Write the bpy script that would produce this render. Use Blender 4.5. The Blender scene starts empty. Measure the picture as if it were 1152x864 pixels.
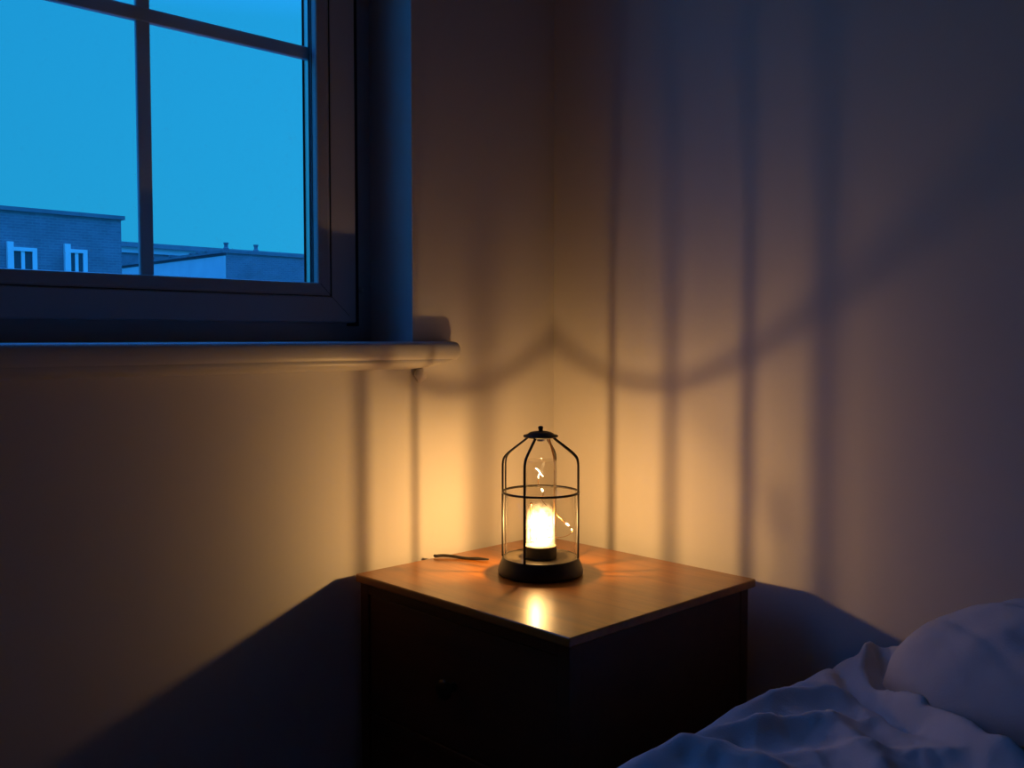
import bpy, bmesh, math, random
from mathutils import Vector, Matrix, noise
random.seed(7)
SC = bpy.context.scene
COL = SC.collection
PI = math.pi

# ------------------------------------------------------------------ helpers
def link(o, parent=None):
    COL.objects.link(o)
    if parent: o.parent = parent
    return o

def tag(o, label=None, cat=None, group=None, kind=None):
    if label: o['label'] = label
    if cat: o['category'] = cat
    if group: o['group'] = group
    if kind: o['kind'] = kind
    return o

def empty(name, loc=(0, 0, 0), rz=0.0):
    o = bpy.data.objects.new(name, None)
    o.location = loc; o.rotation_euler = (0, 0, rz); o.empty_display_size = .05
    return link(o)

def obj(name, bm, m, parent=None, smooth=False, bevel=0.0, seg=2, sub=0, angle=35):
    bmesh.ops.recalc_face_normals(bm, faces=bm.faces[:])
    me = bpy.data.meshes.new(name)
    if smooth:
        for f in bm.faces: f.smooth = True
    bm.to_mesh(me); bm.free()
    me.materials.append(m)
    o = bpy.data.objects.new(name, me)
    link(o, parent)
    if bevel:
        b = o.modifiers.new('bevel', 'BEVEL'); b.width = bevel; b.segments = seg
        b.limit_method = 'ANGLE'; b.angle_limit = math.radians(angle)
        for p in me.polygons: p.use_smooth = True
        w = o.modifiers.new('wn', 'WEIGHTED_NORMAL'); w.keep_sharp = True
    if sub:
        s = o.modifiers.new('sub', 'SUBSURF'); s.levels = sub; s.render_levels = sub
    return o

def BM(): return bmesh.new()

def add_box(bm, x0, x1, y0, y1, z0, z1):
    v = [bm.verts.new(p) for p in ((x0, y0, z0), (x1, y0, z0), (x1, y1, z0), (x0, y1, z0),
                                   (x0, y0, z1), (x1, y0, z1), (x1, y1, z1), (x0, y1, z1))]
    for f in ((0, 3, 2, 1), (4, 5, 6, 7), (0, 1, 5, 4), (1, 2, 6, 5), (2, 3, 7, 6), (3, 0, 4, 7)):
        bm.faces.new([v[i] for i in f])
    return bm

def box(*a): return add_box(BM(), *a)

def add_lathe(bm, prof, n=64, c=(0, 0), cap=True):
    rings = []
    for r, z in prof:
        if r < 1e-6:
            rings.append([bm.verts.new((c[0], c[1], z))])
        else:
            rings.append([bm.verts.new((c[0] + r * math.cos(2 * PI * i / n), c[1] + r * math.sin(2 * PI * i / n), z)) for i in range(n)])
    for a, b in zip(rings, rings[1:]):
        for i in range(n):
            j = (i + 1) % n
            q = [a[i % len(a)], a[j % len(a)], b[j % len(b)], b[i % len(b)]]
            u = []
            for x in q:
                if x not in u: u.append(x)
            if len(u) > 2: bm.faces.new(u)
    if cap:
        for r in (rings[0], rings[-1]):
            if len(r) > 2: bm.faces.new(r)
    return bm

def lathe(*a, **k): return add_lathe(BM(), *a, **k)

def catmull(pts, k=6):
    pts = [Vector(p) for p in pts]; out = []
    for i in range(len(pts) - 1):
        p0, p1, p2, p3 = pts[max(i - 1, 0)], pts[i], pts[i + 1], pts[min(i + 2, len(pts) - 1)]
        for j in range(k):
            t = j / k
            out.append(.5 * ((2 * p1) + (p2 - p0) * t + (2 * p0 - 5 * p1 + 4 * p2 - p3) * t * t + (3 * p1 - p0 - 3 * p2 + p3) * t ** 3))
    out.append(pts[-1])
    return out

def add_tube(bm, pts, r, n=8, closed=False):
    pts = [Vector(p) for p in pts]; N = len(pts)
    rad = r if callable(r) else (lambda t: r)
    rings = []; up = None
    for i, p in enumerate(pts):
        if closed: d = pts[(i + 1) % N] - pts[i - 1]
        else: d = pts[min(i + 1, N - 1)] - pts[max(i - 1, 0)]
        d.normalize()
        if up is None:
            up = d.orthogonal().normalized()
        up = (up - d * up.dot(d))
        if up.length < 1e-6: up = d.orthogonal()
        up.normalize(); s = d.cross(up)
        rr = rad(i / max(N - 1, 1))
        rings.append([bm.verts.new(p + (up * math.cos(2 * PI * k / n) + s * math.sin(2 * PI * k / n)) * rr) for k in range(n)])
    M = N if closed else N - 1
    for i in range(M):
        a, b = rings[i], rings[(i + 1) % N]
        for k in range(n):
            bm.faces.new([a[k], a[(k + 1) % n], b[(k + 1) % n], b[k]])
    if not closed:
        bm.faces.new(rings[0]); bm.faces.new(rings[-1])
    return bm

def tube(*a, **k): return add_tube(BM(), *a, **k)

def add_extrude_x(bm, prof, x0, x1):
    """closed (y,z) outline extruded along x"""
    a = [bm.verts.new((x0, y, z)) for y, z in prof]
    b = [bm.verts.new((x1, y, z)) for y, z in prof]
    n = len(prof)
    for i in range(n):
        bm.faces.new([a[i], a[(i + 1) % n], b[(i + 1) % n], b[i]])
    bm.faces.new(a); bm.faces.new(b)
    return bm

def add_sphere(bm, c, r, u=12, v=8, sz=1.0):
    return add_lathe(bm, [(r * math.sin(PI * i / v) if 0 < i < v else 0, c[2] - r * sz * math.cos(PI * i / v)) for i in range(v + 1)], n=u, c=(c[0], c[1]), cap=False)

def ss(a, b, x):
    t = min(1, max(0, (x - a) / (b - a))); return t * t * (3 - 2 * t)

# ------------------------------------------------------------------ materials
def mat(name):
    m = bpy.data.materials.new(name); m.use_nodes = True
    nt = m.node_tree; return m, nt, nt.nodes['Principled BSDF'], nt.nodes['Material Output']

def N(nt, t, **k):
    n = nt.nodes.new(t)
    for a, v in k.items():
        if a.startswith('i_'): n.inputs[a[2:].replace('_', ' ')].default_value = v
        else: setattr(n, a, v)
    return n

def noisy(name, c1, c2, rough=.6, scale=20, stretch=(1, 1, 1), bump=.0, bscale=60, detail=6, metallic=0, spec=.5, coat=0):
    m, nt, b, o = mat(name); L = nt.links.new
    tc = N(nt, 'ShaderNodeTexCoord'); mp = N(nt, 'ShaderNodeMapping'); mp.inputs['Scale'].default_value = stretch
    L(tc.outputs['Object'], mp.inputs['Vector'])
    n = N(nt, 'ShaderNodeTexNoise', i_Scale=scale, i_Detail=detail)
    L(mp.outputs['Vector'], n.inputs['Vector'])
    r = N(nt, 'ShaderNodeValToRGB')
    r.color_ramp.elements[0].position = .3; r.color_ramp.elements[1].position = .7
    r.color_ramp.elements[0].color = (*c1, 1); r.color_ramp.elements[1].color = (*c2, 1)
    L(n.outputs['Fac'], r.inputs['Fac']); L(r.outputs['Color'], b.inputs['Base Color'])
    b.inputs['Roughness'].default_value = rough; b.inputs['Metallic'].default_value = metallic
    b.inputs['Specular IOR Level'].default_value = spec
    if coat: b.inputs['Coat Weight'].default_value = coat; b.inputs['Coat Roughness'].default_value = .25
    if bump:
        n2 = N(nt, 'ShaderNodeTexNoise', i_Scale=bscale, i_Detail=4)
        L(mp.outputs['Vector'], n2.inputs['Vector'])
        bp = N(nt, 'ShaderNodeBump', i_Strength=bump, i_Distance=.002)
        L(n2.outputs['Fac'], bp.inputs['Height']); L(bp.outputs['Normal'], b.inputs['Normal'])
    return m

def wood(name, dark, light, axis='Y', rough=.36, bump=.12, coat=0):
    m, nt, b, o = mat(name); L = nt.links.new
    tc = N(nt, 'ShaderNodeTexCoord'); mp = N(nt, 'ShaderNodeMapping')
    st = {'X': (1.2, 16, 16), 'Y': (16, 1.2, 16), 'Z': (16, 16, 1.2)}[axis]
    mp.inputs['Scale'].default_value = st
    L(tc.outputs['Object'], mp.inputs['Vector'])
    n1 = N(nt, 'ShaderNodeTexNoise', i_Scale=2.2, i_Detail=8, i_Roughness=.62, i_Distortion=.6)
    n2 = N(nt, 'ShaderNodeTexNoise', i_Scale=11, i_Detail=4, i_Roughness=.7)
    L(mp.outputs['Vector'], n1.inputs['Vector']); L(mp.outputs['Vector'], n2.inputs['Vector'])
    mx = N(nt, 'ShaderNodeMath', operation='MULTIPLY_ADD'); mx.inputs[1].default_value = .35
    L(n2.outputs['Fac'], mx.inputs[0]); L(n1.outputs['Fac'], mx.inputs[2])
    r = N(nt, 'ShaderNodeValToRGB'); e = r.color_ramp.elements
    e[0].position = .45; e[0].color = (*dark, 1); e[1].position = .88; e[1].color = (*light, 1)
    L(mx.outputs[0], r.inputs['Fac']); L(r.outputs['Color'], b.inputs['Base Color'])
    b.inputs['Roughness'].default_value = rough
    if coat: b.inputs['Coat Weight'].default_value = coat; b.inputs['Coat Roughness'].default_value = .24; b.inputs['Coat IOR'].default_value = 1.6
    bp = N(nt, 'ShaderNodeBump', i_Strength=bump, i_Distance=.0006)
    L(mx.outputs[0], bp.inputs['Height']); L(bp.outputs['Normal'], b.inputs['Normal'])
    return m

def thin_glass(name, tint=(1, 1, 1), base=.03, edge=.6, power=4.0):
    m, nt, b, o = mat(name); L = nt.links.new; nt.nodes.remove(b)
    tr = N(nt, 'ShaderNodeBsdfTransparent'); tr.inputs['Color'].default_value = (*tint, 1)
    gl = N(nt, 'ShaderNodeBsdfGlossy'); gl.inputs['Roughness'].default_value = .03
    lw = N(nt, 'ShaderNodeLayerWeight', i_Blend=.5)
    pw = N(nt, 'ShaderNodeMath', operation='POWER'); pw.inputs[1].default_value = power
    ma = N(nt, 'ShaderNodeMath', operation='MULTIPLY_ADD', use_clamp=True); ma.inputs[1].default_value = edge; ma.inputs[2].default_value = base
    L(lw.outputs['Facing'], pw.inputs[0]); L(pw.outputs[0], ma.inputs[0])
    mx = N(nt, 'ShaderNodeMixShader')
    L(ma.outputs[0], mx.inputs[0]); L(tr.outputs[0], mx.inputs[1]); L(gl.outputs[0], mx.inputs[2])
    L(mx.outputs[0], o.inputs['Surface'])
    return m

def brick(name, c1, c2, mortar, scale=1.0):
    m, nt, b, o = mat(name); L = nt.links.new
    tc = N(nt, 'ShaderNodeTexCoord')
    mp = N(nt, 'ShaderNodeMapping'); mp.inputs['Rotation'].default_value = (PI / 2, 0, 0)
    L(tc.outputs['Object'], mp.inputs['Vector'])
    t = N(nt, 'ShaderNodeTexBrick', i_Scale=scale)
    t.inputs['Color1'].default_value = (*c1, 1); t.inputs['Color2'].default_value = (*c2, 1); t.inputs['Mortar'].default_value = (*mortar, 1)
    t.inputs['Brick Width'].default_value = .24; t.inputs['Row Height'].default_value = .085; t.inputs['Mortar Size'].default_value = .012
    L(mp.outputs['Vector'], t.inputs['Vector'])
    n = N(nt, 'ShaderNodeTexNoise', i_Scale=1.3, i_Detail=5)
    L(tc.outputs['Object'], n.inputs['Vector'])
    mx = N(nt, 'ShaderNodeMixRGB', blend_type='MULTIPLY'); mx.inputs[0].default_value = .6
    L(t.outputs['Color'], mx.inputs[1]); L(n.outputs['Fac'], mx.inputs[2])
    g = N(nt, 'ShaderNodeBrightContrast'); g.inputs['Bright'].default_value = .05
    L(mx.outputs[0], g.inputs['Color']); L(g.outputs[0], b.inputs['Base Color'])
    b.inputs['Roughness'].default_value = .9; b.inputs['Specular IOR Level'].default_value = .1
    return m

def emit(name, col, s):
    m, nt, b, o = mat(name); nt.nodes.remove(b)
    e = N(nt, 'ShaderNodeEmission', i_Strength=s); e.inputs['Color'].default_value = (*col, 1)
    nt.links.new(e.outputs[0], o.inputs['Surface']); return m

def bloom_shell(name):
    """frosted, lit bulb: a translucent shell that gives off warm light, uneven like frosted glass"""
    m, nt, b, o = mat(name); L = nt.links.new; nt.nodes.remove(b)
    tc = N(nt, 'ShaderNodeTexCoord')
    n = N(nt, 'ShaderNodeTexNoise', i_Scale=110, i_Detail=3, i_Roughness=.6); L(tc.outputs['Object'], n.inputs['Vector'])
    r = N(nt, 'ShaderNodeValToRGB'); e = r.color_ramp.elements
    e[0].position = .36; e[0].color = (.25, .25, .25, 1); e[1].position = .62; e[1].color = (1, 1, 1, 1)
    L(n.outputs['Fac'], r.inputs['Fac'])
    lw = N(nt, 'ShaderNodeLayerWeight', i_Blend=.5)
    inv = N(nt, 'ShaderNodeMath', operation='SUBTRACT'); inv.inputs[0].default_value = 1.0; L(lw.outputs['Facing'], inv.inputs[1])
    pw = N(nt, 'ShaderNodeMath', operation='POWER'); pw.inputs[1].default_value = 1.6; L(inv.outputs[0], pw.inputs[0])
    mu = N(nt, 'ShaderNodeMath', operation='MULTIPLY'); L(pw.outputs[0], mu.inputs[0]); L(r.outputs['Color'], mu.inputs[1])
    ms = N(nt, 'ShaderNodeMath', operation='MULTIPLY'); ms.inputs[1].default_value = 8.0; L(mu.outputs[0], ms.inputs[0])
    sx = N(nt, 'ShaderNodeSeparateXYZ'); L(tc.outputs['Object'], sx.inputs[0])
    mz_ = N(nt, 'ShaderNodeMapRange', interpolation_type='SMOOTHSTEP'); L(sx.outputs['Z'], mz_.inputs['Value'])
    for k_, v_ in (('From Min', .113), ('From Max', .072), ('To Min', 0.0), ('To Max', 1.0)): mz_.inputs[k_].default_value = v_
    mq = N(nt, 'ShaderNodeMath', operation='MULTIPLY'); L(ms.outputs[0], mq.inputs[0]); L(mz_.outputs[0], mq.inputs[1])
    em = N(nt, 'ShaderNodeEmission'); em.inputs['Color'].default_value = (1, .62, .25, 1); L(mq.outputs[0], em.inputs['Strength'])
    tr = N(nt, 'ShaderNodeBsdfTransparent')
    ad = N(nt, 'ShaderNodeAddShader'); L(em.outputs[0], ad.inputs[0]); L(tr.outputs[0], ad.inputs[1])
    L(ad.outputs[0], o.inputs['Surface']); return m

M = {}
M['wall'] = noisy('painted_plaster', (.64, .61, .59), (.68, .65, .63), .85, 2.5, bump=.10, bscale=140, spec=.2)
M['ceiling'] = noisy('ceiling_paint', (.52, .51, .50), (.56, .55, .54), .9, 3, spec=.2)
M['floor'] = wood('dark_floorboards', (.05, .025, .012), (.11, .055, .028), 'X', .5)
M['pvc'] = noisy('window_plastic', (.46, .46, .47), (.50, .49, .50), .38, 3, bump=.01)
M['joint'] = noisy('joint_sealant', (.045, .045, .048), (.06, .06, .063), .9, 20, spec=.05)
M['gasket'] = noisy('window_gasket', (.02, .02, .022), (.03, .03, .032), .6, 20)
M['spacer'] = noisy('aluminium_spacer', (.55, .56, .58), (.62, .63, .65), .32, 30, metallic=1)
M['muntin'] = noisy('muntin_paint', (.55, .55, .57), (.6, .6, .62), .45, 12)
M['sill'] = noisy('gloss_white_paint', (.56, .54, .52), (.60, .58, .56), .42, 9, bump=.03, bscale=50)
M['screw'] = noisy('screw_steel', (.5, .5, .5), (.6, .6, .6), .3, 30, metallic=1)
M['pane'] = thin_glass('window_glass', (.93, .96, .97), .03, .5, 4)
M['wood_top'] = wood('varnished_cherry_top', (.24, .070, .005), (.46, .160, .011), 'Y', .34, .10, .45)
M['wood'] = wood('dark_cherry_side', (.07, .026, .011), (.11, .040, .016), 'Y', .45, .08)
M['knob'] = noisy('dark_bronze', (.03, .024, .02), (.05, .04, .032), .4, 30, metallic=.8)
M['iron'] = noisy('blackened_iron', (.009, .007, .006), (.018, .015, .012), .46, 60, metallic=.2, bump=.08, bscale=300)
M['plate'] = noisy('aged_brass_plate', (.035, .026, .016), (.055, .042, .026), .35, 50, metallic=.5)
M['glass'] = thin_glass('lantern_glass', (.985, .98, .97), .015, .55, 5)
M['tube_glass'] = thin_glass('tube_glass', (.98, .97, .95), .03, .7, 3.2)
M['socket'] = noisy('socket_composite', (.055, .04, .024), (.075, .055, .034), .6, 40)
M['wire'] = noisy('copper_wire', (.30, .15, .06), (.42, .22, .09), .3, 60, metallic=1)
M['bulb'] = bloom_shell('frosted_bulb_glow')
M['led'] = emit('led_glow', (1, .72, .38), 9.0)
M['cord'] = noisy('black_rubber_cord', (.015, .013, .012), (.03, .025, .022), .5, 60)
M['linen'] = noisy('white_cotton', (.58, .57, .585), (.66, .65, .665), .9, 14, bump=.25, bscale=420, spec=.15)
M['pillowcase'] = noisy('white_pillowcase', (.56, .55, .57), (.64, .63, .65), .9, 11, bump=.25, bscale=420, spec=.15)
M['mattress'] = noisy('mattress_ticking', (.6, .6, .6), (.7, .7, .7), .9, 20)
M['brick'] = brick('dusky_brick', (.30, .27, .33), (.24, .22, .28), (.34, .33, .37))
M['render'] = noisy('pale_render', (.62, .64, .66), (.72, .73, .74), .9, 1.2, spec=.1)
M['parapet'] = noisy('dark_coping', (.16, .17, .2), (.22, .23, .26), .8, 2)
M['outframe'] = noisy('white_window_surround', (.75, .78, .8), (.82, .85, .86), .6, 3)
M['outpane'] = noisy('dark_window_pane', (.05, .06, .09), (.08, .09, .12), .15, 1)
M['roofing'] = noisy('grey_roofing', (.22, .23, .26), (.3, .31, .34), .9, 1)
M['ground'] = noisy('asphalt_yard', (.12, .12, .13), (.2, .2, .2), .95, .3)

# ------------------------------------------------------------------ camera (pinhole fitted to the room's vanishing points)
F = 1088.0
CAM = Vector((-1.31576, -1.2461, .9123))
def cam_axes():
    vx = Vector((1700 - 576, 380 - 432, F)).normalized()
    vy = Vector((-480 - 576, 380 - 432, F)); vy = (vy - vx * vy.dot(vx)).normalized()
    vz = vx.cross(vy)
    if vz.y > 0: vz = -vz
    return vx, vy, vz            # world axes in (right, down, forward) camera coordinates
vx, vy, vz = cam_axes()
right = Vector((vx.x, vy.x, vz.x)); down = Vector((vx.y, vy.y, vz.y)); fwd = Vector((vx.z, vy.z, vz.z))
cd = bpy.data.cameras.new('camera'); cam = bpy.data.objects.new('camera', cd); link(cam)
cd.sensor_fit = 'HORIZONTAL'; cd.sensor_width = 36.0; cd.lens = F / 1152 * 36.0
cd.clip_start = .02; cd.clip_end = 500
Rm = Matrix((right, -down, -fwd)).transposed().to_4x4()
cam.matrix_world = Matrix.Translation(CAM) @ Rm
SC.camera = cam

# ------------------------------------------------------------------ room shell
RX, RY, RH = -3.3, -3.4, 2.45
OX0, OX1, OZ0, OZ1 = -1.135, -.334, .879, 2.20       # window opening
T = .30
bm = BM()
add_box(bm, OX1, T, 0, T, 0, RH); add_box(bm, RX, OX0, 0, T, 0, RH)
add_box(bm, OX0, OX1, 0, T, 0, OZ0); add_box(bm, OX0, OX1, 0, T, OZ1, RH)
tag(obj('wall_left', bm, M['wall']), 'cream plaster wall that holds the window', kind='structure')
tag(obj('wall_right', box(0, T, RY, 0, 0, RH), M['wall']), 'cream plaster wall behind the pillow', kind='structure')
tag(obj('wall_back', box(RX - T, RX, RY, T, 0, RH), M['wall']), 'plain wall behind the viewer', kind='structure')
tag(obj('wall_front', box(RX - T, T, RY - T, RY, 0, RH), M['wall']), 'plain wall beyond the bed', kind='structure')
tag(obj('floor', box(RX - T, T, RY - T, T, -.2, 0), M['floor']), 'dark wooden floor', kind='structure')
tag(obj('ceiling', box(RX - T, T, RY - T, T, RH, RH + .2), M['ceiling']), 'plain ceiling', kind='structure')

# ------------------------------------------------------------------ window
win = empty('window_1', (0, 0, 0)); tag(win, 'white casement window with glazing bars on the left wall', kind='structure')
FI, FO = .113, .185                                   # frame depth range (y)
SZ = .906                                             # sill top
def ring_bm(x0, x1, z0, z1, w0, w1, w2, w3, y0, y1, bm=None):
    """rectangular frame: widths left, right, bottom, top"""
    bm = bm or BM()
    o = [(x0, z0), (x1, z0), (x1, z1), (x0, z1)]
    i = [(x0 + w0, z0 + w2), (x1 - w1, z0 + w2), (x1 - w1, z1 - w3), (x0 + w0, z1 - w3)]
    vo0 = [bm.verts.new((x, y0, z)) for x, z in o]; vi0 = [bm.verts.new((x, y0, z)) for x, z in i]
    vo1 = [bm.verts.new((x, y1, z)) for x, z in o]; vi1 = [bm.verts.new((x, y1, z)) for x, z in i]
    for k in range(4):
        j = (k + 1) % 4
        bm.faces.new([vo0[k], vo0[j], vi0[j], vi0[k]]); bm.faces.new([vo1[k], vi1[k], vi1[j], vo1[j]])
        bm.faces.new([vo0[k], vo1[k], vo1[j], vo0[j]]); bm.faces.new([vi0[k], vi0[j], vi1[j], vi1[k]])
    return bm
# fixed outer frame
obj('window_frame', ring_bm(OX0, OX1, SZ, OZ1, .052, .052, .036, .052, FI, FO), M['pvc'], win, bevel=.002)
# opening sash, standing proud of the frame
SX0, SX1, SB, ST = OX0 + .047, -.3805, .9372, OZ1 - .047
sash = obj('sash', ring_bm(SX0, SX1, SB, ST, .049, .049, .0425, .049, .090, .160), M['pvc'], win, bevel=.003)
# black strip standing in for the shaded gap between sash and frame
bm = BM(); add_box(bm, SX1 - .004, SX1 + .0175, .1085, .114, .9318, ST + .004)
obj('gasket', bm, M['gasket'], win)
BX0, BX1, BB, BT = SX0 + .049, SX1 - .049, SB + .0425, ST - .049
# glazing bead: chamfered ring inside the sash
bm = BM()
def bead(bm, x0, x1, z0, z1):
    lay = [(0.0, .0915), (0.0056, .0915), (.0211, .0955), (.0221, .0985), (.0221, .1078)]
    rings = []
    for d, y in lay:
        rings.append([bm.verts.new(p) for p in ((x0 + d, y, z0 + d), (x1 - d, y, z0 + d), (x1 - d, y, z1 - d), (x0 + d, y, z1 - d))])
    for a, b in zip(rings, rings[1:]):
        for k in range(4):
            bm.faces.new([a[k], a[(k + 1) % 4], b[(k + 1) % 4], b[k]])
    a, b = rings[-1], rings[0]
bead(bm, BX0 - .0006, BX1 + .0006, BB - .0006, BT + .0006)
obj('glazing_bead', bm, M['pvc'], sash)
# joint shade put in as fine dark strips: bead line and sash corner mitre
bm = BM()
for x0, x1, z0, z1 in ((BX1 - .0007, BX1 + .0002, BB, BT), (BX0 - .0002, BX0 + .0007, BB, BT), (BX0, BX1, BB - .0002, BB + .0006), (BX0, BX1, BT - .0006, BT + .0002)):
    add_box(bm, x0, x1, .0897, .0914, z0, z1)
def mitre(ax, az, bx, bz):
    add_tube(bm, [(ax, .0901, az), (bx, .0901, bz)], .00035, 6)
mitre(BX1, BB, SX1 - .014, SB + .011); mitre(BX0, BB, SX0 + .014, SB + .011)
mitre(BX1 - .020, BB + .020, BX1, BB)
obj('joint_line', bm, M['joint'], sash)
GX0, GX1, GB, GT = BX0 + .0195, BX1 - .0195, BB + .0195, BT - .0195
# spacer seen at the edge of the double glazing + black gasket lips
bm = ring_bm(GX0, GX1, GB, GT, .0055, .0055, .0022, .0055, .1135, .1255)
obj('glazing_spacer', bm, M['spacer'], sash)
bm = ring_bm(GX0 - .001, GX1 + .001, GB - .001, GT + .001, .0034, .0034, .002, .0034, .1079, .1098)
ring_bm(GX0 - .001, GX1 + .001, GB - .001, GT + .001, .0085, .0085, .003, .0085, .1262, .1280, bm)
obj('glazing_gasket', bm, M['gasket'], sash)
# muntin bars inside the glazing
mv = -.7225
mz = 1.3693
obj('muntin', box(mv - .0102, mv + .0102, .1160, .1240, GB, GT), M['muntin'], sash, bevel=.002)
for z in (mz, mz + .38):
    obj('muntin', box(GX0, GX1, .1152, .1248, z - .0102, z + .0102), M['muntin'], sash, bevel=.002)
obj('pane', box(GX0 - .004, GX1 + .004, .1102, .1124, GB - .004, GT + .004), M['pane'], sash)
# hinge screw / stay pin on the frame
bm = lathe([(.0, 0), (.0042, .0), (.0046, .0018), (.0030, .0050), (0, .0056)], 16)
bmesh.ops.rotate(bm, verts=bm.verts[:], cent=(0, 0, 0), matrix=Matrix.Rotation(PI / 2, 3, 'X'))
bmesh.ops.translate(bm, verts=bm.verts[:], vec=(-.3545, FI, .992))
obj('hinge_pin', bm, M['sill'], win, smooth=True)

# window sill: bullnosed board with ears past the reveal, a cove moulding and a blob of filler below
sill = empty('trim_1', (0, 0, 0)); tag(sill, 'white painted bullnose window sill', kind='structure')
PX = .0335
EX0, EX1 = -1.22, -.2530
def bullnose(bm, x0, x1, yb, yf, z0, z1, r):
    """board whose front edge and end are rounded (stack of inset outlines)"""
    lay = []; n = 8
    h = (z1 - z0)
    for k in range(n + 1):
        a = -PI / 2 + PI * k / n
        ins = r * (1 - max(0.0, math.cos(a)) ** .75)
        zz = z0 + h * (.5 + .5 * math.sin(a))
        lay.append((ins, zz))
    rings = []
    for ins, z in lay:
        f = yf + ins; c = .010
        pts = [(x0 + ins, yb), (x0 + ins, f + c), (x0 + ins + c * .3, f + c * .3), (x0 + ins + c, f),
               (x1 - ins - c, f), (x1 - ins - c * .3, f + c * .3), (x1 - ins, f + c), (x1 - ins, yb)]
        rings.append([bm.verts.new((x, y, z)) for x, y in pts])
    for a, b in zip(rings, rings[1:]):
        for k in range(len(a)):
            j = (k + 1) % len(a)
            bm.faces.new([a[k], a[j], b[j], b[k]])
    bm.faces.new(rings[0]); bm.faces.new(rings[-1])
bm = BM()
bullnose(bm, EX0, EX1, -.0004, -PX, .8745, SZ, .010)
add_box(bm, OX0 + .0005, OX1 - .0005, -.0004, FI + .03, .8795, SZ - .0002)
obj('sill_board', bm, M['sill'], sill, smooth=False, bevel=.0015, angle=50)
bm = BM()
prof = [(-.0004, .8790), (-.0290, .8790), (-.0299, .8775), (-.0294, .8730), (-.0275, .8695), (-.023, .8664), (-.0165, .8640), (-.0085, .8622), (-.0004, .8612)]
a = [bm.verts.new((EX0 + .008 + (.8790 - z) * 4.0 + (y + .033) * .2, y, z)) for y, z in prof]
b = [bm.verts.new((EX1 - .006 - (.8790 - z) * 4.0 - (y + .033) * .2, y, z)) for y, z in prof]
for i in range(len(prof)):
    bm.faces.new([a[i], a[(i + 1) % len(prof)], b[(i + 1) % len(prof)], b[i]])
bm.faces.new(a); bm.faces.new(b)
obj('cove_moulding', bm, M['sill'], sill, smooth=False, bevel=.001)
bm = BM()
bmesh.ops.create_uvsphere(bm, u_segments=24, v_segments=14, radius=1)
for v in bm.verts:
    d = noise.noise(v.co * 1.7 + Vector((3, 1, 7))) * .22
    v.co *= 1 + d
    v.co = Vector((v.co.x * .0115 - .3225, v.co.y * .006 - .0055, v.co.z * .0115 + .8515))
obj('filler_blob', bm, M['wall'], sill, smooth=True)

# ------------------------------------------------------------------ outside
tag(obj('ground_outside', box(-60, 160, 1.0, 200, -6.3, -6.0), M['ground']), 'dark yard ground outside the window', kind='structure')

# brick building with a flat roof and two pale framed windows
b1 = empty('brick_building', (7.0, 30, -6)); tag(b1, 'flat roofed brick building with pale framed windows, seen outside', 'building')
def bpart(name, root, bm, m, **k):
    o = obj(name, bm, m, root, **k)
    bl = root.location
    o.matrix_parent_inverse = Matrix.Translation(-bl)
    return o
bpart('wall', b1, box(-4, 11.45, 30, 39, -6, 4.70), M['brick'])
bpart('parapet', b1, box(-4.05, 11.55, 29.92, 39.05, 4.70, 4.82), M['parapet'])
def out_window(x0, x1, z0, z1, first=True):
    w = bpart('window', b1, ring_bm(x0, x1, z0, z1, .13, .13, .1, .11, 29.9, 30.05), M['outframe'])
    bm = box((x0 + x1) / 2 - .05, (x0 + x1) / 2 + .05, 29.93, 30.02, z0 + .1, z1 - .1)
    o = obj('mullion', bm, M['outframe'], w)
    o = obj('pane', box(x0 + .1, x1 - .1, 29.97, 29.99, z0 + .08, z1 - .1), M['outpane'], w)
    o = obj('jamb', box(x0 - .05, x0 + .12, 29.86, 30.0, z0, z1 + .15), M['outframe'], w)
    return w
out_window(8.06, 8.85, 2.2, 3.62)
out_window(9.70, 10.34, 2.2, 3.66)
bpart('window', b1, ring_bm(3.2, 4.0, 2.2, 3.62, .13, .13, .1, .11, 29.9, 30.05), M['outframe'])

# brick house with a white rendered side wall and two chimney pots
b2 = empty('brick_house', (19.29, 38, -6)); tag(b2, 'brick house with a white side wall and two chimney pots, seen outside', 'building')
bpart('wall', b2, box(19.30, 30, 38, 50, -6, 4.62), M['brick'])
bm = BM(); add_box(bm, 19.22, 19.296, 38.02, 50, -6, 4.50)
bpart('side_wall', b2, bm, M['render'])
bm = BM(); add_box(bm, 19.12, 30.1, 37.93, 50.1, 4.62, 4.74)
bpart('roof', b2, bm, M['parapet'])
for x in (19.46, 20.92):
    bm = lathe([(.12, 4.72), (.12, 4.86), (.085, 4.9), (.085, 5.02), (.11, 5.04), (.11, 5.1), (0, 5.1)], 16, c=(x, 38.3))
    bpart('chimney_pot', b2, bm, M['parapet'])
for k, (x, y) in enumerate(((19.17, 39.4), (19.17, 40.3), (19.17, 40.9), (19.17, 43.0))):
    bpart('roof_vent', b2, box(x - .08, x + .08, y, y + .22, 4.74, 4.80 + .03 * (k % 2)), M['parapet'])
# long pale block further away
b3 = empty('long_building', (30, 90, -6)); tag(b3, 'long pale flat roofed block far behind the brick buildings', 'building')
bpart('wall', b3, box(18, 58, 90, 104, -6, 8.95), M['brick'])
bpart('fascia', b3, box(17.9, 58.1, 89.8, 104.1, 8.95, 9.48), M['render'])
bpart('roof', b3, box(17.7, 58.3, 89.5, 104.3, 9.48, 9.92), M['roofing'])

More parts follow.
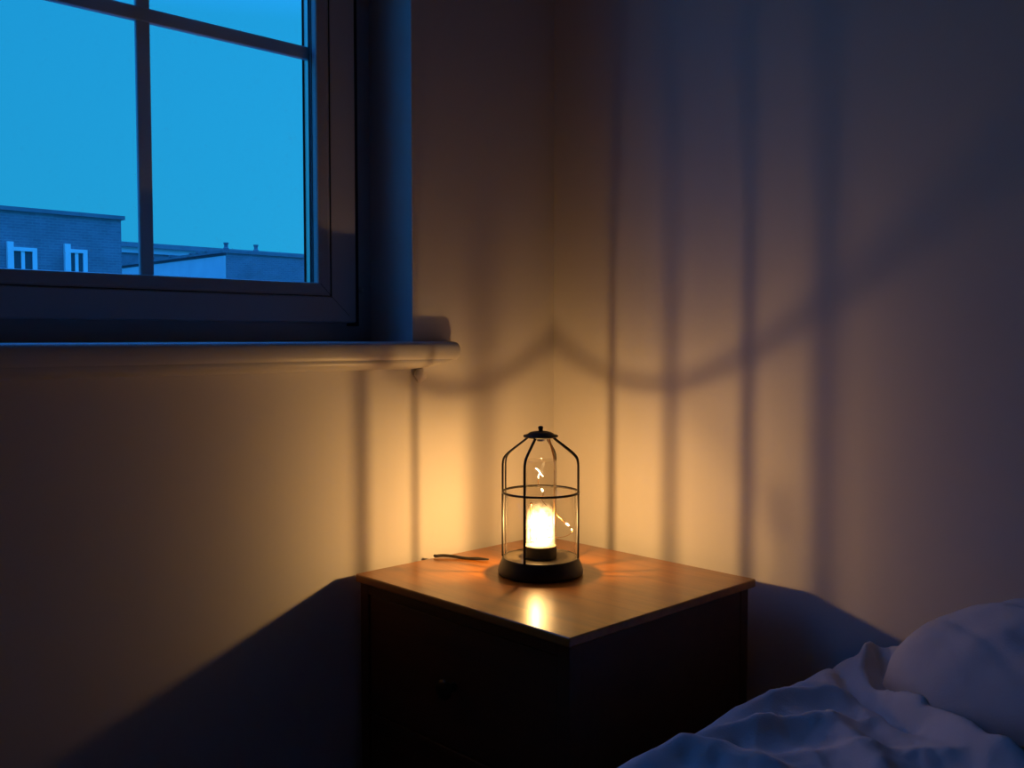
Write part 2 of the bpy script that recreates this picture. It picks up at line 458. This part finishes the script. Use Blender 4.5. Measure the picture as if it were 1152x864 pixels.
# ------------------------------------------------------------------ nightstand
TX0, TX1, TY0, TY1, TZ = -.4645, -.0505, -.468, -.0215, .55
ns = empty('nightstand', ((TX0 + TX1) / 2, (TY0 + TY1) / 2, 0))
tag(ns, 'square cherry wood nightstand with a dark drawer front, standing in the corner', 'nightstand')
nl = ns.location
def npart(name, bm, m, parent=None, **k):
    bmesh.ops.translate(bm, verts=bm.verts[:], vec=(-nl.x, -nl.y, 0))
    return obj(name, bm, m, parent or ns, **k)
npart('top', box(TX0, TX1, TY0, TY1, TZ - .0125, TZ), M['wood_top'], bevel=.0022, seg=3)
BXa, BXb, BYa, BYb = TX0 + .0075, TX1 - .0085, TY0 + .0075, TY1 - .002
bm = BM()
# carcass: panels with corner posts, rails and a recess for the drawers on the -X face
P = .020
for x in (BXa, BXb - P):
    for y in (BYa, BYb - P):
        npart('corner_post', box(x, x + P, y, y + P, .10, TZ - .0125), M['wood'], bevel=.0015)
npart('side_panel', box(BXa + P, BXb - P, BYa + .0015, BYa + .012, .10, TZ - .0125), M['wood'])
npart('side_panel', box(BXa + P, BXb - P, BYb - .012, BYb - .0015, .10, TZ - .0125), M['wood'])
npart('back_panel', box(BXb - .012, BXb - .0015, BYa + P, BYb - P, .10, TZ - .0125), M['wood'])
bm = BM()
for z0, z1 in ((TZ - .0295, TZ - .0125), (.328, .338), (.10, .135)):
    add_box(bm, BXa + .0005, BXa + .02, BYa + P, BYb - P, z0, z1)
npart('front_rail', bm, M['wood'], bevel=.001)
def drawer(z0, z1):
    d = npart('drawer', box(BXa + .0025, BXa + .30, BYa + P + .0018, BYb - P - .0018, z0, z1), M['wood'], bevel=.0015)
    cy, cz = (BYa + BYb) / 2, (z0 + z1) / 2
    k = lathe([(0, 0), (.006, 0), (.0055, .008), (.010, .013), (.0145, .018), (.0145, .021), (.010, .025), (0, .026)], 24)
    bmesh.ops.rotate(k, verts=k.verts[:], cent=(0, 0, 0), matrix=Matrix.Rotation(-PI / 2, 3, 'Y'))
    bmesh.ops.translate(k, verts=k.verts[:], vec=(BXa + .003 - nl.x, cy - nl.y, cz))
    obj('knob', k, M['knob'], d, smooth=True)
drawer(.3395, TZ - .031); drawer(.1365, .3265)
for x in (BXa, BXb - .034):
    for y in (BYa, BYb - .034):
        npart('leg', box(x, x + .034, y, y + .034, 0, .10), M['wood'], bevel=.003)

# ------------------------------------------------------------------ lantern
LX, LY = -.2581, -.2177
lan = empty('lantern', (LX, LY, TZ)); tag(lan, 'lit black metal cage lantern with a glass tube, on the nightstand', 'lantern')
base_prof = [(0, .0003), (.0630, .0003), (.0652, .0015), (.0656, .0055), (.0648, .0095), (.0632, .0145), (.0612, .0190), (.0596, .0232), (.0592, .0262), (.0580, .0268), (.0572, .0262), (.0570, .0250), (0, .0250)]
obj('base', lathe(base_prof, 96, cap=False), M['iron'], lan, smooth=True)
obj('base_plate', lathe([(0, .0251), (.0566, .0251), (.0566, .0258), (0, .0258)], 72, cap=False), M['plate'], lan)
cap_prof = [(0, .2085), (.0165, .2085), (.0200, .2095), (.0262, .2108), (.0268, .2122), (.0262, .2136), (.0215, .2145), (.0195, .2160), (.0165, .2180), (.0110, .2193), (.0045, .2198), (0, .2198)]
cp = obj('cap', lathe(cap_prof, 64, cap=False), M['iron'], lan, smooth=True)
obj('finial', lathe([(0, .2195), (.0032, .2195), (.0034, .2225), (.0040, .2245), (.0040, .2258), (.0030, .2272), (0, .2277)], 24, cap=False), M['iron'], cp, smooth=True)
obj('tube_holder', lathe([(0, .2045), (.0060, .2045), (.0060, .2088), (0, .2088)], 32, cap=False), M['spacer'], cp)
RB = .0582
PHI = 24.0
for az, br in ((-135.8 - PHI, .0021), (133.0, .0017), (113.5, .0013), (20.2, .0018), (-40.0, .0018), (-56.0, .0018)):  # each side bar has an added twin, there only for its wall shadow
    a = math.radians(az); ca, sa = math.cos(a), math.sin(a)
    prof = [(.0190, .2105), (.0240, .2062), (.0340, .1985), (.0450, .1900), (.0520, .1838), (.0562, .1780), (RB - .0003, .1705), (RB, .160), (RB, .13), (RB, .09), (RB, .05), (RB, .0264)]
    pts = catmull([(r * ca, r * sa, z) for r, z in prof], 5)
    obj('bar', tube(pts, br, 10), M['iron'], lan, smooth=True)
pts = [(RB * math.cos(2 * PI * i / 96), RB * math.sin(2 * PI * i / 96), .1265) for i in range(96)]
obj('ring', tube(pts, .00185, 10, closed=True), M['iron'], lan, smooth=True)
# clear outer cylinder between base and ring
obj('glass_cylinder', lathe([(.0550, .0262), (.0550, .1262), (.0541, .1262), (.0541, .0262), (.0550, .0262)], 72, cap=False), M['glass'], lan, smooth=True)
obj('socket', lathe([(0, .0259), (.0246, .0259), (.0249, .0275), (.0249, .0425), (.0240, .0440), (0, .0440)], 48, cap=False), M['socket'], lan, smooth=False, bevel=.0006)
obj('glass_tube', lathe([(.0246, .0442), (.0247, .172), (.0244, .1752), (.0236, .1752), (.0235, .172), (.0235, .0442)], 64, cap=False), M['tube_glass'], lan, smooth=True)
LZ = .0735
LO = Vector((-.0082, .0029, 0))                        # the bright filament sits a little off centre in the tube
bp = [(0, .0446), (.0200, .0446), (.0222, .0470), (.0222, .060), (.0222, .075), (.0220, .088), (.0205, .098), (.016, .106), (.008, .1105), (0, .1115)]
obj('bulb', lathe(bp, 48, cap=False), M['bulb'], lan, smooth=True)  # shell that imitates the bloom around the lit filaments
# string-light wire: a shadow-casting strand added in the tube, one down from the cap and the loop that springs out on the right
rv = Vector((math.cos(math.radians(-45.8)), math.sin(math.radians(-45.8)), 0))     # image right
bk = Vector((math.cos(math.radians(44.2)), math.sin(math.radians(44.2)), 0))       # away from camera
def L3(r, b, z): return rv * r + bk * b + Vector((0, 0, z))
loop = [L3(.0222, .0155, .1040), L3(.0222, .012, .0970), L3(.0240, .008, .0915), L3(.030, .003, .0855), L3(.040, -.002, .0765), L3(.0475, -.004, .0705), L3(.0492, -.004, .0665), L3(.046, -.004, .0625), L3(.038, -.003, .0580), L3(.028, -.002, .0562), L3(.020, 0, .0565), L3(.012, .002, .0560)]
wr = obj('wire', tube(catmull(loop, 6), .00045, 8), M['wire'], lan, smooth=True)
def shadow_strand_az(az, r):
    # where a strand at radius r must stand to lie between the filament and the wall point at azimuth az
    d = Vector((math.cos(math.radians(az)), math.sin(math.radians(az))))
    t = min((-LX / d.x) if d.x > 1e-6 else 9, (-LY / d.y) if d.y > 1e-6 else 9)
    q = d * t; l = LO.xy; e = (q - l).normalized()
    b_ = l.dot(e); k = -b_ + math.sqrt(b_ * b_ - l.length_squared + r * r)
    p = l + e * k
    return math.atan2(p.y, p.x)
for az in (70.1,):  # added strand, there only to cast a wall shadow
    r = .0196; a = shadow_strand_az(az, r)
    pts = [(r * math.cos(a) * .5, r * math.sin(a) * .5, .0455), (r * math.cos(a), r * math.sin(a), .050), (r * math.cos(a), r * math.sin(a), .075), (r * math.cos(a), r * math.sin(a), .098), (r * math.cos(a + .1) * .9, r * math.sin(a + .1) * .9, .107)]
    obj('wire', tube(catmull(pts, 5), .0016, 8), M['wire'], lan, smooth=True)
a = shadow_strand_az(-11.4, .0270)  # wire from the cap, thickened and run down the tube for its shadow
pts = [(r_ * math.cos(a), r_ * math.sin(a), z_) for r_, z_ in ((.0150, .2088), (.0185, .200), (.0235, .185), (.0266, .172), (.0270, .150), (.0270, .110), (.0270, .070), (.0270, .0275))]
obj('wire', tube(catmull(pts, 5), .0016, 8), M['wire'], lan, smooth=True)
squig = [L3(.010, .0, .104), L3(.002, .006, .113), L3(.004, .004, .122), L3(.0005, .004, .131), L3(-.004, .003, .140), L3(-.002, .0, .148), L3(.003, .001, .152), L3(-.003, .002, .158)]
obj('wire', tube(catmull(squig, 6), .0005, 6), M['wire'], lan, smooth=True)
for pts, r in (([L3(.0385, -.003, .0785), L3(.0415, -.003, .0765), L3(.0435, -.0035, .0745)], .0013), ([L3(.0470, -.0045, .0700), L3(.0485, -.0045, .0680)], .0009),  # loop leds first, then tube reflections put in as glowing strokes
               ([L3(-.008, 0, .1625), L3(-.004, 0, .1600), L3(.0005, 0, .1535), L3(.004, 0, .1500)], .0009), ([L3(-.001, 0, .1555), L3(-.0035, 0, .1500), L3(-.003, .0, .1470)], .0007),
               ([L3(.001, 0, .1310), L3(.003, 0, .1285), L3(.0025, 0, .1265)], .0012)):
    obj('led', tube(catmull(pts, 3), lambda t, r=r: r * (.45 + .75 * math.sin(PI * (.15 + .7 * t))), 8), M['led'], lan, smooth=True)
ld = bpy.data.lights.new('lantern_light', 'POINT')
ld.energy = 1.74; ld.color = (1.0, .56, .19); ld.shadow_soft_size = .0034
for dz in (-.0030, .0030):                             # lamp split over two heights to blur the ring's shadow
    lo = bpy.data.objects.new('lantern_light', ld); link(lo, lan); lo.location = (LO.x, LO.y, LZ + dz)
# added light profile: full towards the corner, dimmed upwards and sideways
ld.use_nodes = True
nt = ld.node_tree; L = nt.links.new; em = nt.nodes['Emission']
tc = N(nt, 'ShaderNodeTexCoord'); dt = N(nt, 'ShaderNodeVectorMath', operation='DOT_PRODUCT')
ax = Vector((math.cos(math.radians(47)), math.sin(math.radians(47)), 0)); dt.inputs[1].default_value = ax
L(tc.outputs['Normal'], dt.inputs[0])
m1 = N(nt, 'ShaderNodeMapRange', interpolation_type='SMOOTHSTEP'); L(dt.outputs['Value'], m1.inputs['Value'])
for k_, v_ in (('From Min', -.52), ('From Max', .0), ('To Min', .14), ('To Max', 1.0)): m1.inputs[k_].default_value = v_
sx = N(nt, 'ShaderNodeSeparateXYZ'); L(tc.outputs['Normal'], sx.inputs[0])
m2 = N(nt, 'ShaderNodeMapRange', interpolation_type='SMOOTHSTEP'); L(sx.outputs['Z'], m2.inputs['Value'])
for k_, v_ in (('From Min', .50), ('From Max', .95), ('To Min', 1.0), ('To Max', .35)): m2.inputs[k_].default_value = v_
mp = N(nt, 'ShaderNodeMath', operation='MULTIPLY'); L(m1.outputs[0], mp.inputs[0]); L(m2.outputs[0], mp.inputs[1])
L(mp.outputs[0], em.inputs['Strength'])

# ------------------------------------------------------------------ short dark cord on the table top
r0 = .0025
cp_ = [(-.3090, -.0240, .5512 + r0), (-.3085, -.0275, .5535), (-.3000, -.0330, .5540), (-.2900, -.0460, .5535), (-.2790, -.0700, .5520), (-.2690, -.0880, .5505 + r0), (-.2597, -.1024, .5502 + r0)]
co = obj('cord', tube(catmull([(x + .26, y + .07, z - .55) for x, y, z in cp_], 6), lambda t: r0 * (1 if t < .8 else 1 - (t - .8) * 2.5), 10), M['cord'], None, smooth=True)
co.location = (-.26, -.07, .55)
tag(co, 'short dark cord lying on the nightstand top to the left of the lantern', 'cord')

# ------------------------------------------------------------------ bed
bed = empty('bed', (-1.02, -1.29, 0)); tag(bed, 'low bed with a pale mattress hidden under the duvet beside the nightstand', 'bed')
def bedpart(name, bm, m, **k):
    bmesh.ops.translate(bm, verts=bm.verts[:], vec=(1.02, 1.29, 0)); return obj(name, bm, m, bed, **k)
bedpart('mattress', box(-1.98, -.05, -1.88, -.69, .24, .415), M['mattress'], bevel=.03, seg=4)
bedpart('frame', box(-1.98, -.05, -1.88, -.69, .13, .24), M['wood'], bevel=.005)
for x in (-1.97, -.13):
    for y in (-1.86, -.77):
        bedpart('leg', box(x, x + .06, y, y + .06, 0, .13), M['wood'], bevel=.004)

def seg_d(p, pts):
    best = None
    for i in range(len(pts) - 1):
        a = Vector(pts[i]); b = Vector(pts[i + 1]); ab = b - a
        t = max(0, min(1, (p - a).dot(ab) / ab.length_squared)); q = a + ab * t
        d = (p - q).length
        if best is None or d < best[0]:
            side = 1 if (ab.x * (p.y - a.y) - ab.y * (p.x - a.x)) > 0 else -1
            best = (d, side, (i + t) / (len(pts) - 1))
    return best
# fold crests as (points, height, width on one side, width on the other)
FOLDS = [
    ([(-.040, -.640), (-.1127, -.6645), (-.1662, -.7105), (-.1951, -.7624), (-.205, -.785)], .036, .016, .011),
    ([(-.175, -.752), (-.2126, -.800), (-.250, -.850), (-.2996, -.93), (-.36, -1.02)], .030, .020, .030),
    ([(-.060, -.600), (-.1253, -.6201), (-.1932, -.660), (-.235, -.715)], .012, .035, .022),
    ([(-.260, -.598), (-.237, -.6132), (-.2167, -.6573), (-.225, -.69)], .016, .020, .026),
    ([(-.380, -.612), (-.339, -.623), (-.2734, -.6464), (-.235, -.672)], .022, .012, .026),
    ([(-.450, -.633), (-.4201, -.6443), (-.3665, -.674), (-.3265, -.6937), (-.285, -.72)], .024, .012, .030),
    ([(-.62, -.615), (-.5507, -.6206), (-.4814, -.6397), (-.4527, -.6798), (-.45, -.74)], .022, .016, .035),
    ([(-.300, -.735), (-.330, -.775), (-.390, -.83), (-.47, -.88)], .016, .020, .030),
    ([(-.43, -.72), (-.36, -.76), (-.30, -.84), (-.27, -.94)], .010, .02, .03),
    ([(-.70, -.66), (-.60, -.72), (-.54, -.83), (-.52, -.96)], .016, .03, .04),
]
GROOVES = [([(-.0696, -.6071), (-.1553, -.6701), (-.2032, -.7238), (-.244, -.788)], .012, .011, .011),
           ([(-.0502, -.6619), (-.1353, -.7191), (-.1776, -.7697)], .012, .010, .010),
           ([(-.4253, -.6752), (-.432, -.690)], .014, .006, .006)]
PCX, PCY, PHX, PHY = -.118, -1.065, .104, .365
def wrinkle(x, y):
    m_ = ss(.92, 1.25, math.hypot((x - PCX) / PHX, (y - PCY) / PHY))
    e_ = .42 + .58 * ss(-.605, -.650, y)               # calmer along the bed edge
    return wrinkle0(x, y) * m_ * e_ - .006 * (1 - m_)
def wrinkle0(x, y):
    p = Vector((x, y)); h = 0
    for pts, a, w1, w2 in FOLDS:
        d, s, t = seg_d(p, pts)
        w = w1 if s > 0 else w2
        w *= .9
        if d < 5 * w: h += a * (1 + (d / w) ** 2) ** -1.6 * (.55 + .45 * math.sin(PI * min(1, max(0, t * .9 + .05))))
    for pts, a, w1, w2 in GROOVES:
        d, s, t = seg_d(p, pts)
        if d < 3 * w1: h -= a * 1.35 * math.exp(-(d / w1) ** 2)
    q = Vector((x * 9, y * 9, 1.3))
    h += .008 * noise.noise(q) + .0030 * noise.noise(q * 3.1) + .0012 * noise.noise(q * 7.7)
    # fine creases that run down across the cloth
    u_ = x * .82 + y * .57; v_ = -x * .57 + y * .82
    c = noise.noise(Vector((u_ * 9, v_ * 20, 5.0)) ) ; h += .0032 * max(0, 1 - abs(c) * 3.5) ** 1.5
    c = noise.noise(Vector((u_ * 16 + 3, v_ * 34 + u_ * 9, 9.0))) ; h += .0014 * max(0, 1 - abs(c) * 4) ** 1.5
    return h
def duvet_z(x, y):
    z = .462
    z += .030 * math.exp(-((x + .03) / .06) ** 2 - ((y + .685) / .045) ** 2)
    return z
def lin(a, b, st):
    n = max(1, round(abs(b - a) / st)); return [a + (b - a) * i / n for i in range(n)]
xs = lin(-2.02, -.85, .03) + lin(-.85, 0, .0045) + [-.022]
xs = [x for x in xs if x <= -.022]
yt = [('d', z) for z in lin(.14, .41, .02)]
EDGE, RR = -.588, .045
prof = []                                  # (y, z offset factor) from the floor side up over the edge and across the bed
for z in lin(.14, .462 - RR, .012): prof.append((EDGE, z, 0))
for k in range(8):
    a = PI / 2 * k / 8; prof.append((EDGE - RR * (1 - math.cos(a)), .462 - RR + RR * math.sin(a), math.sin(a)))
for y in lin(EDGE - RR, -1.05, .0045) + lin(-1.05, -1.96, .03): prof.append((y, None, 1))
for z in lin(.44, .14, .03): prof.append((-1.965, z, 0))
bm = BM(); rows = []
for x in xs:
    row = []
    for y, z, k in prof:
        yy = min(max(y, -1.92), -.60)
        w = wrinkle(x, yy)
        if z is None: p = (x, y, duvet_z(x, y) + w)
        else:
            n2 = noise.noise(Vector((x * 6, z * 5, 4.2))) * .010
            zz = z + (w * .8 + duvet_z(x, y) - .462) * k
            sg = 1 if y > -1 else -1
            p = (x, y + sg * ((1 - k) * (n2 + .012 * math.sin(x * 22 + 3 * noise.noise(Vector((x * 3, 0, 0)))) * max(0, (.462 - z) / .3)) + .3 * w), zz)
        row.append(bm.verts.new(p))
    rows.append(row)
for a, b in zip(rows, rows[1:]):
    for i in range(len(prof) - 1): bm.faces.new([a[i], a[i + 1], b[i + 1], b[i]])
dv = obj('duvet', bm, M['linen'], None, smooth=True)
if dv.data.polygons[len(dv.data.polygons) // 2].normal.z < 0:
    dv.data.flip_normals()
sm = dv.modifiers.new('solid', 'SOLIDIFY'); sm.thickness = .006; sm.offset = -1
tag(dv, 'rumpled white duvet spread over the bed, in blue window light', 'duvet')

# pillow leaning against the right wall
def pillow():
    bm = BM(); NU, NV = 96, 48
    cx, cy, hx, hy, h, zb = PCX, PCY, PHX, PHY, .152, .462
    top = []; bot = []
    for i in range(NU + 1):
        u = -1 + 2 * i / NU; rt, rb = [], []
        for j in range(NV + 1):
            v = -1 + 2 * j / NV
            # square-to-disc keeps the rim round
            X = v * math.sqrt(1 - u * u / 2); Y = u * math.sqrt(1 - v * v / 2)
            r2 = min(1, X * X + Y * Y)
            hh = h * (1 - r2 ** 1.25) ** .5
            lean = .055 * (hh / h) ** 1.5
            x = cx + X * hx + lean * (1 - max(0, X)) ; y = cy + Y * hy
            q = Vector((x * 14, y * 14, 2))
            wz = (.007 * noise.noise(q) + .003 * noise.noise(q * 2.7)) * (hh / h)
            # creases that run from the pillow corner across its front
            wz += .005 * math.sin((x * 1.2 + y) * 60 + 2 * noise.noise(q * .4)) * math.exp(-((x + .17) / .05) ** 2) * (hh / h)
            fan = math.atan2(x + .02, -(y + .62))
            wz -= .008 * max(0, 1 - abs(noise.noise(Vector((fan * 9, y * 2.2, 6.0)))) * 4) ** 2 * (hh / h)
            x = min(x, -.012)
            rt.append(bm.verts.new((x, y, zb + .010 + hh + wz)))
            rb.append(None if j in (0, NV) or i in (0, NU) else bm.verts.new((x, y, zb + .010 - .008 * (1 - r2) ** .5)))
        top.append(rt); bot.append(rb)
    for i in range(NU):
        for j in range(NV):
            bm.faces.new([top[i][j], top[i + 1][j], top[i + 1][j + 1], top[i][j + 1]])
            q = [(bot[a][b] or top[a][b]) for a, b in ((i, j), (i, j + 1), (i + 1, j + 1), (i + 1, j))]
            bm.faces.new(q)
    return bm
pl = obj('pillow', pillow(), M['pillowcase'], None, smooth=True)
tag(pl, 'plump white pillow propped against the right wall on the bed', 'pillow')

# ------------------------------------------------------------------ sky: blue dusk
w = bpy.data.worlds.new('dusk_sky'); SC.world = w; w.use_nodes = True
nt = w.node_tree; L = nt.links.new
bg = nt.nodes['Background']
tc = N(nt, 'ShaderNodeTexCoord'); sp = N(nt, 'ShaderNodeSeparateXYZ'); L(tc.outputs['Generated'], sp.inputs[0])
rp = N(nt, 'ShaderNodeValToRGB'); e = rp.color_ramp.elements
e[0].position = 0.0; e[0].color = (.020, .42, .80, 1)
e[1].position = 1.0; e[1].color = (.10, 1.02, 4.0, 1)
x = rp.color_ramp.elements.new(.30); x.color = (.016, .40, .84, 1)
x = rp.color_ramp.elements.new(.55); x.color = (.07, .84, 3.2, 1)
L(sp.outputs['Z'], rp.inputs['Fac'])
# slightly deeper to the left (towards -x)
nz = N(nt, 'ShaderNodeTexNoise', i_Scale=2.2, i_Detail=3); L(tc.outputs['Generated'], nz.inputs['Vector'])
mr = N(nt, 'ShaderNodeMapRange'); mr.inputs['From Min'].default_value = .1; mr.inputs['From Max'].default_value = .8
mr.inputs['To Min'].default_value = .86; mr.inputs['To Max'].default_value = 1.06
L(sp.outputs['X'], mr.inputs['Value'])
mm = N(nt, 'ShaderNodeMixRGB', blend_type='MULTIPLY'); mm.inputs[0].default_value = 1
L(rp.outputs['Color'], mm.inputs[1]); L(mr.outputs[0], mm.inputs[2])
L(mm.outputs[0], bg.inputs['Color']); bg.inputs['Strength'].default_value = 1.0

# ------------------------------------------------------------------ view
vs = SC.view_settings
SC.display_settings.display_device = 'sRGB'
vs.view_transform = 'Standard'; vs.look = 'None'; vs.exposure = 0; vs.gamma = 1; vs.use_curve_mapping = False
SC.cycles.use_denoising = True
SC.cycles.max_bounces = 10; SC.cycles.transparent_max_bounces = 24
SC.cycles.sample_clamp_indirect = 3.0
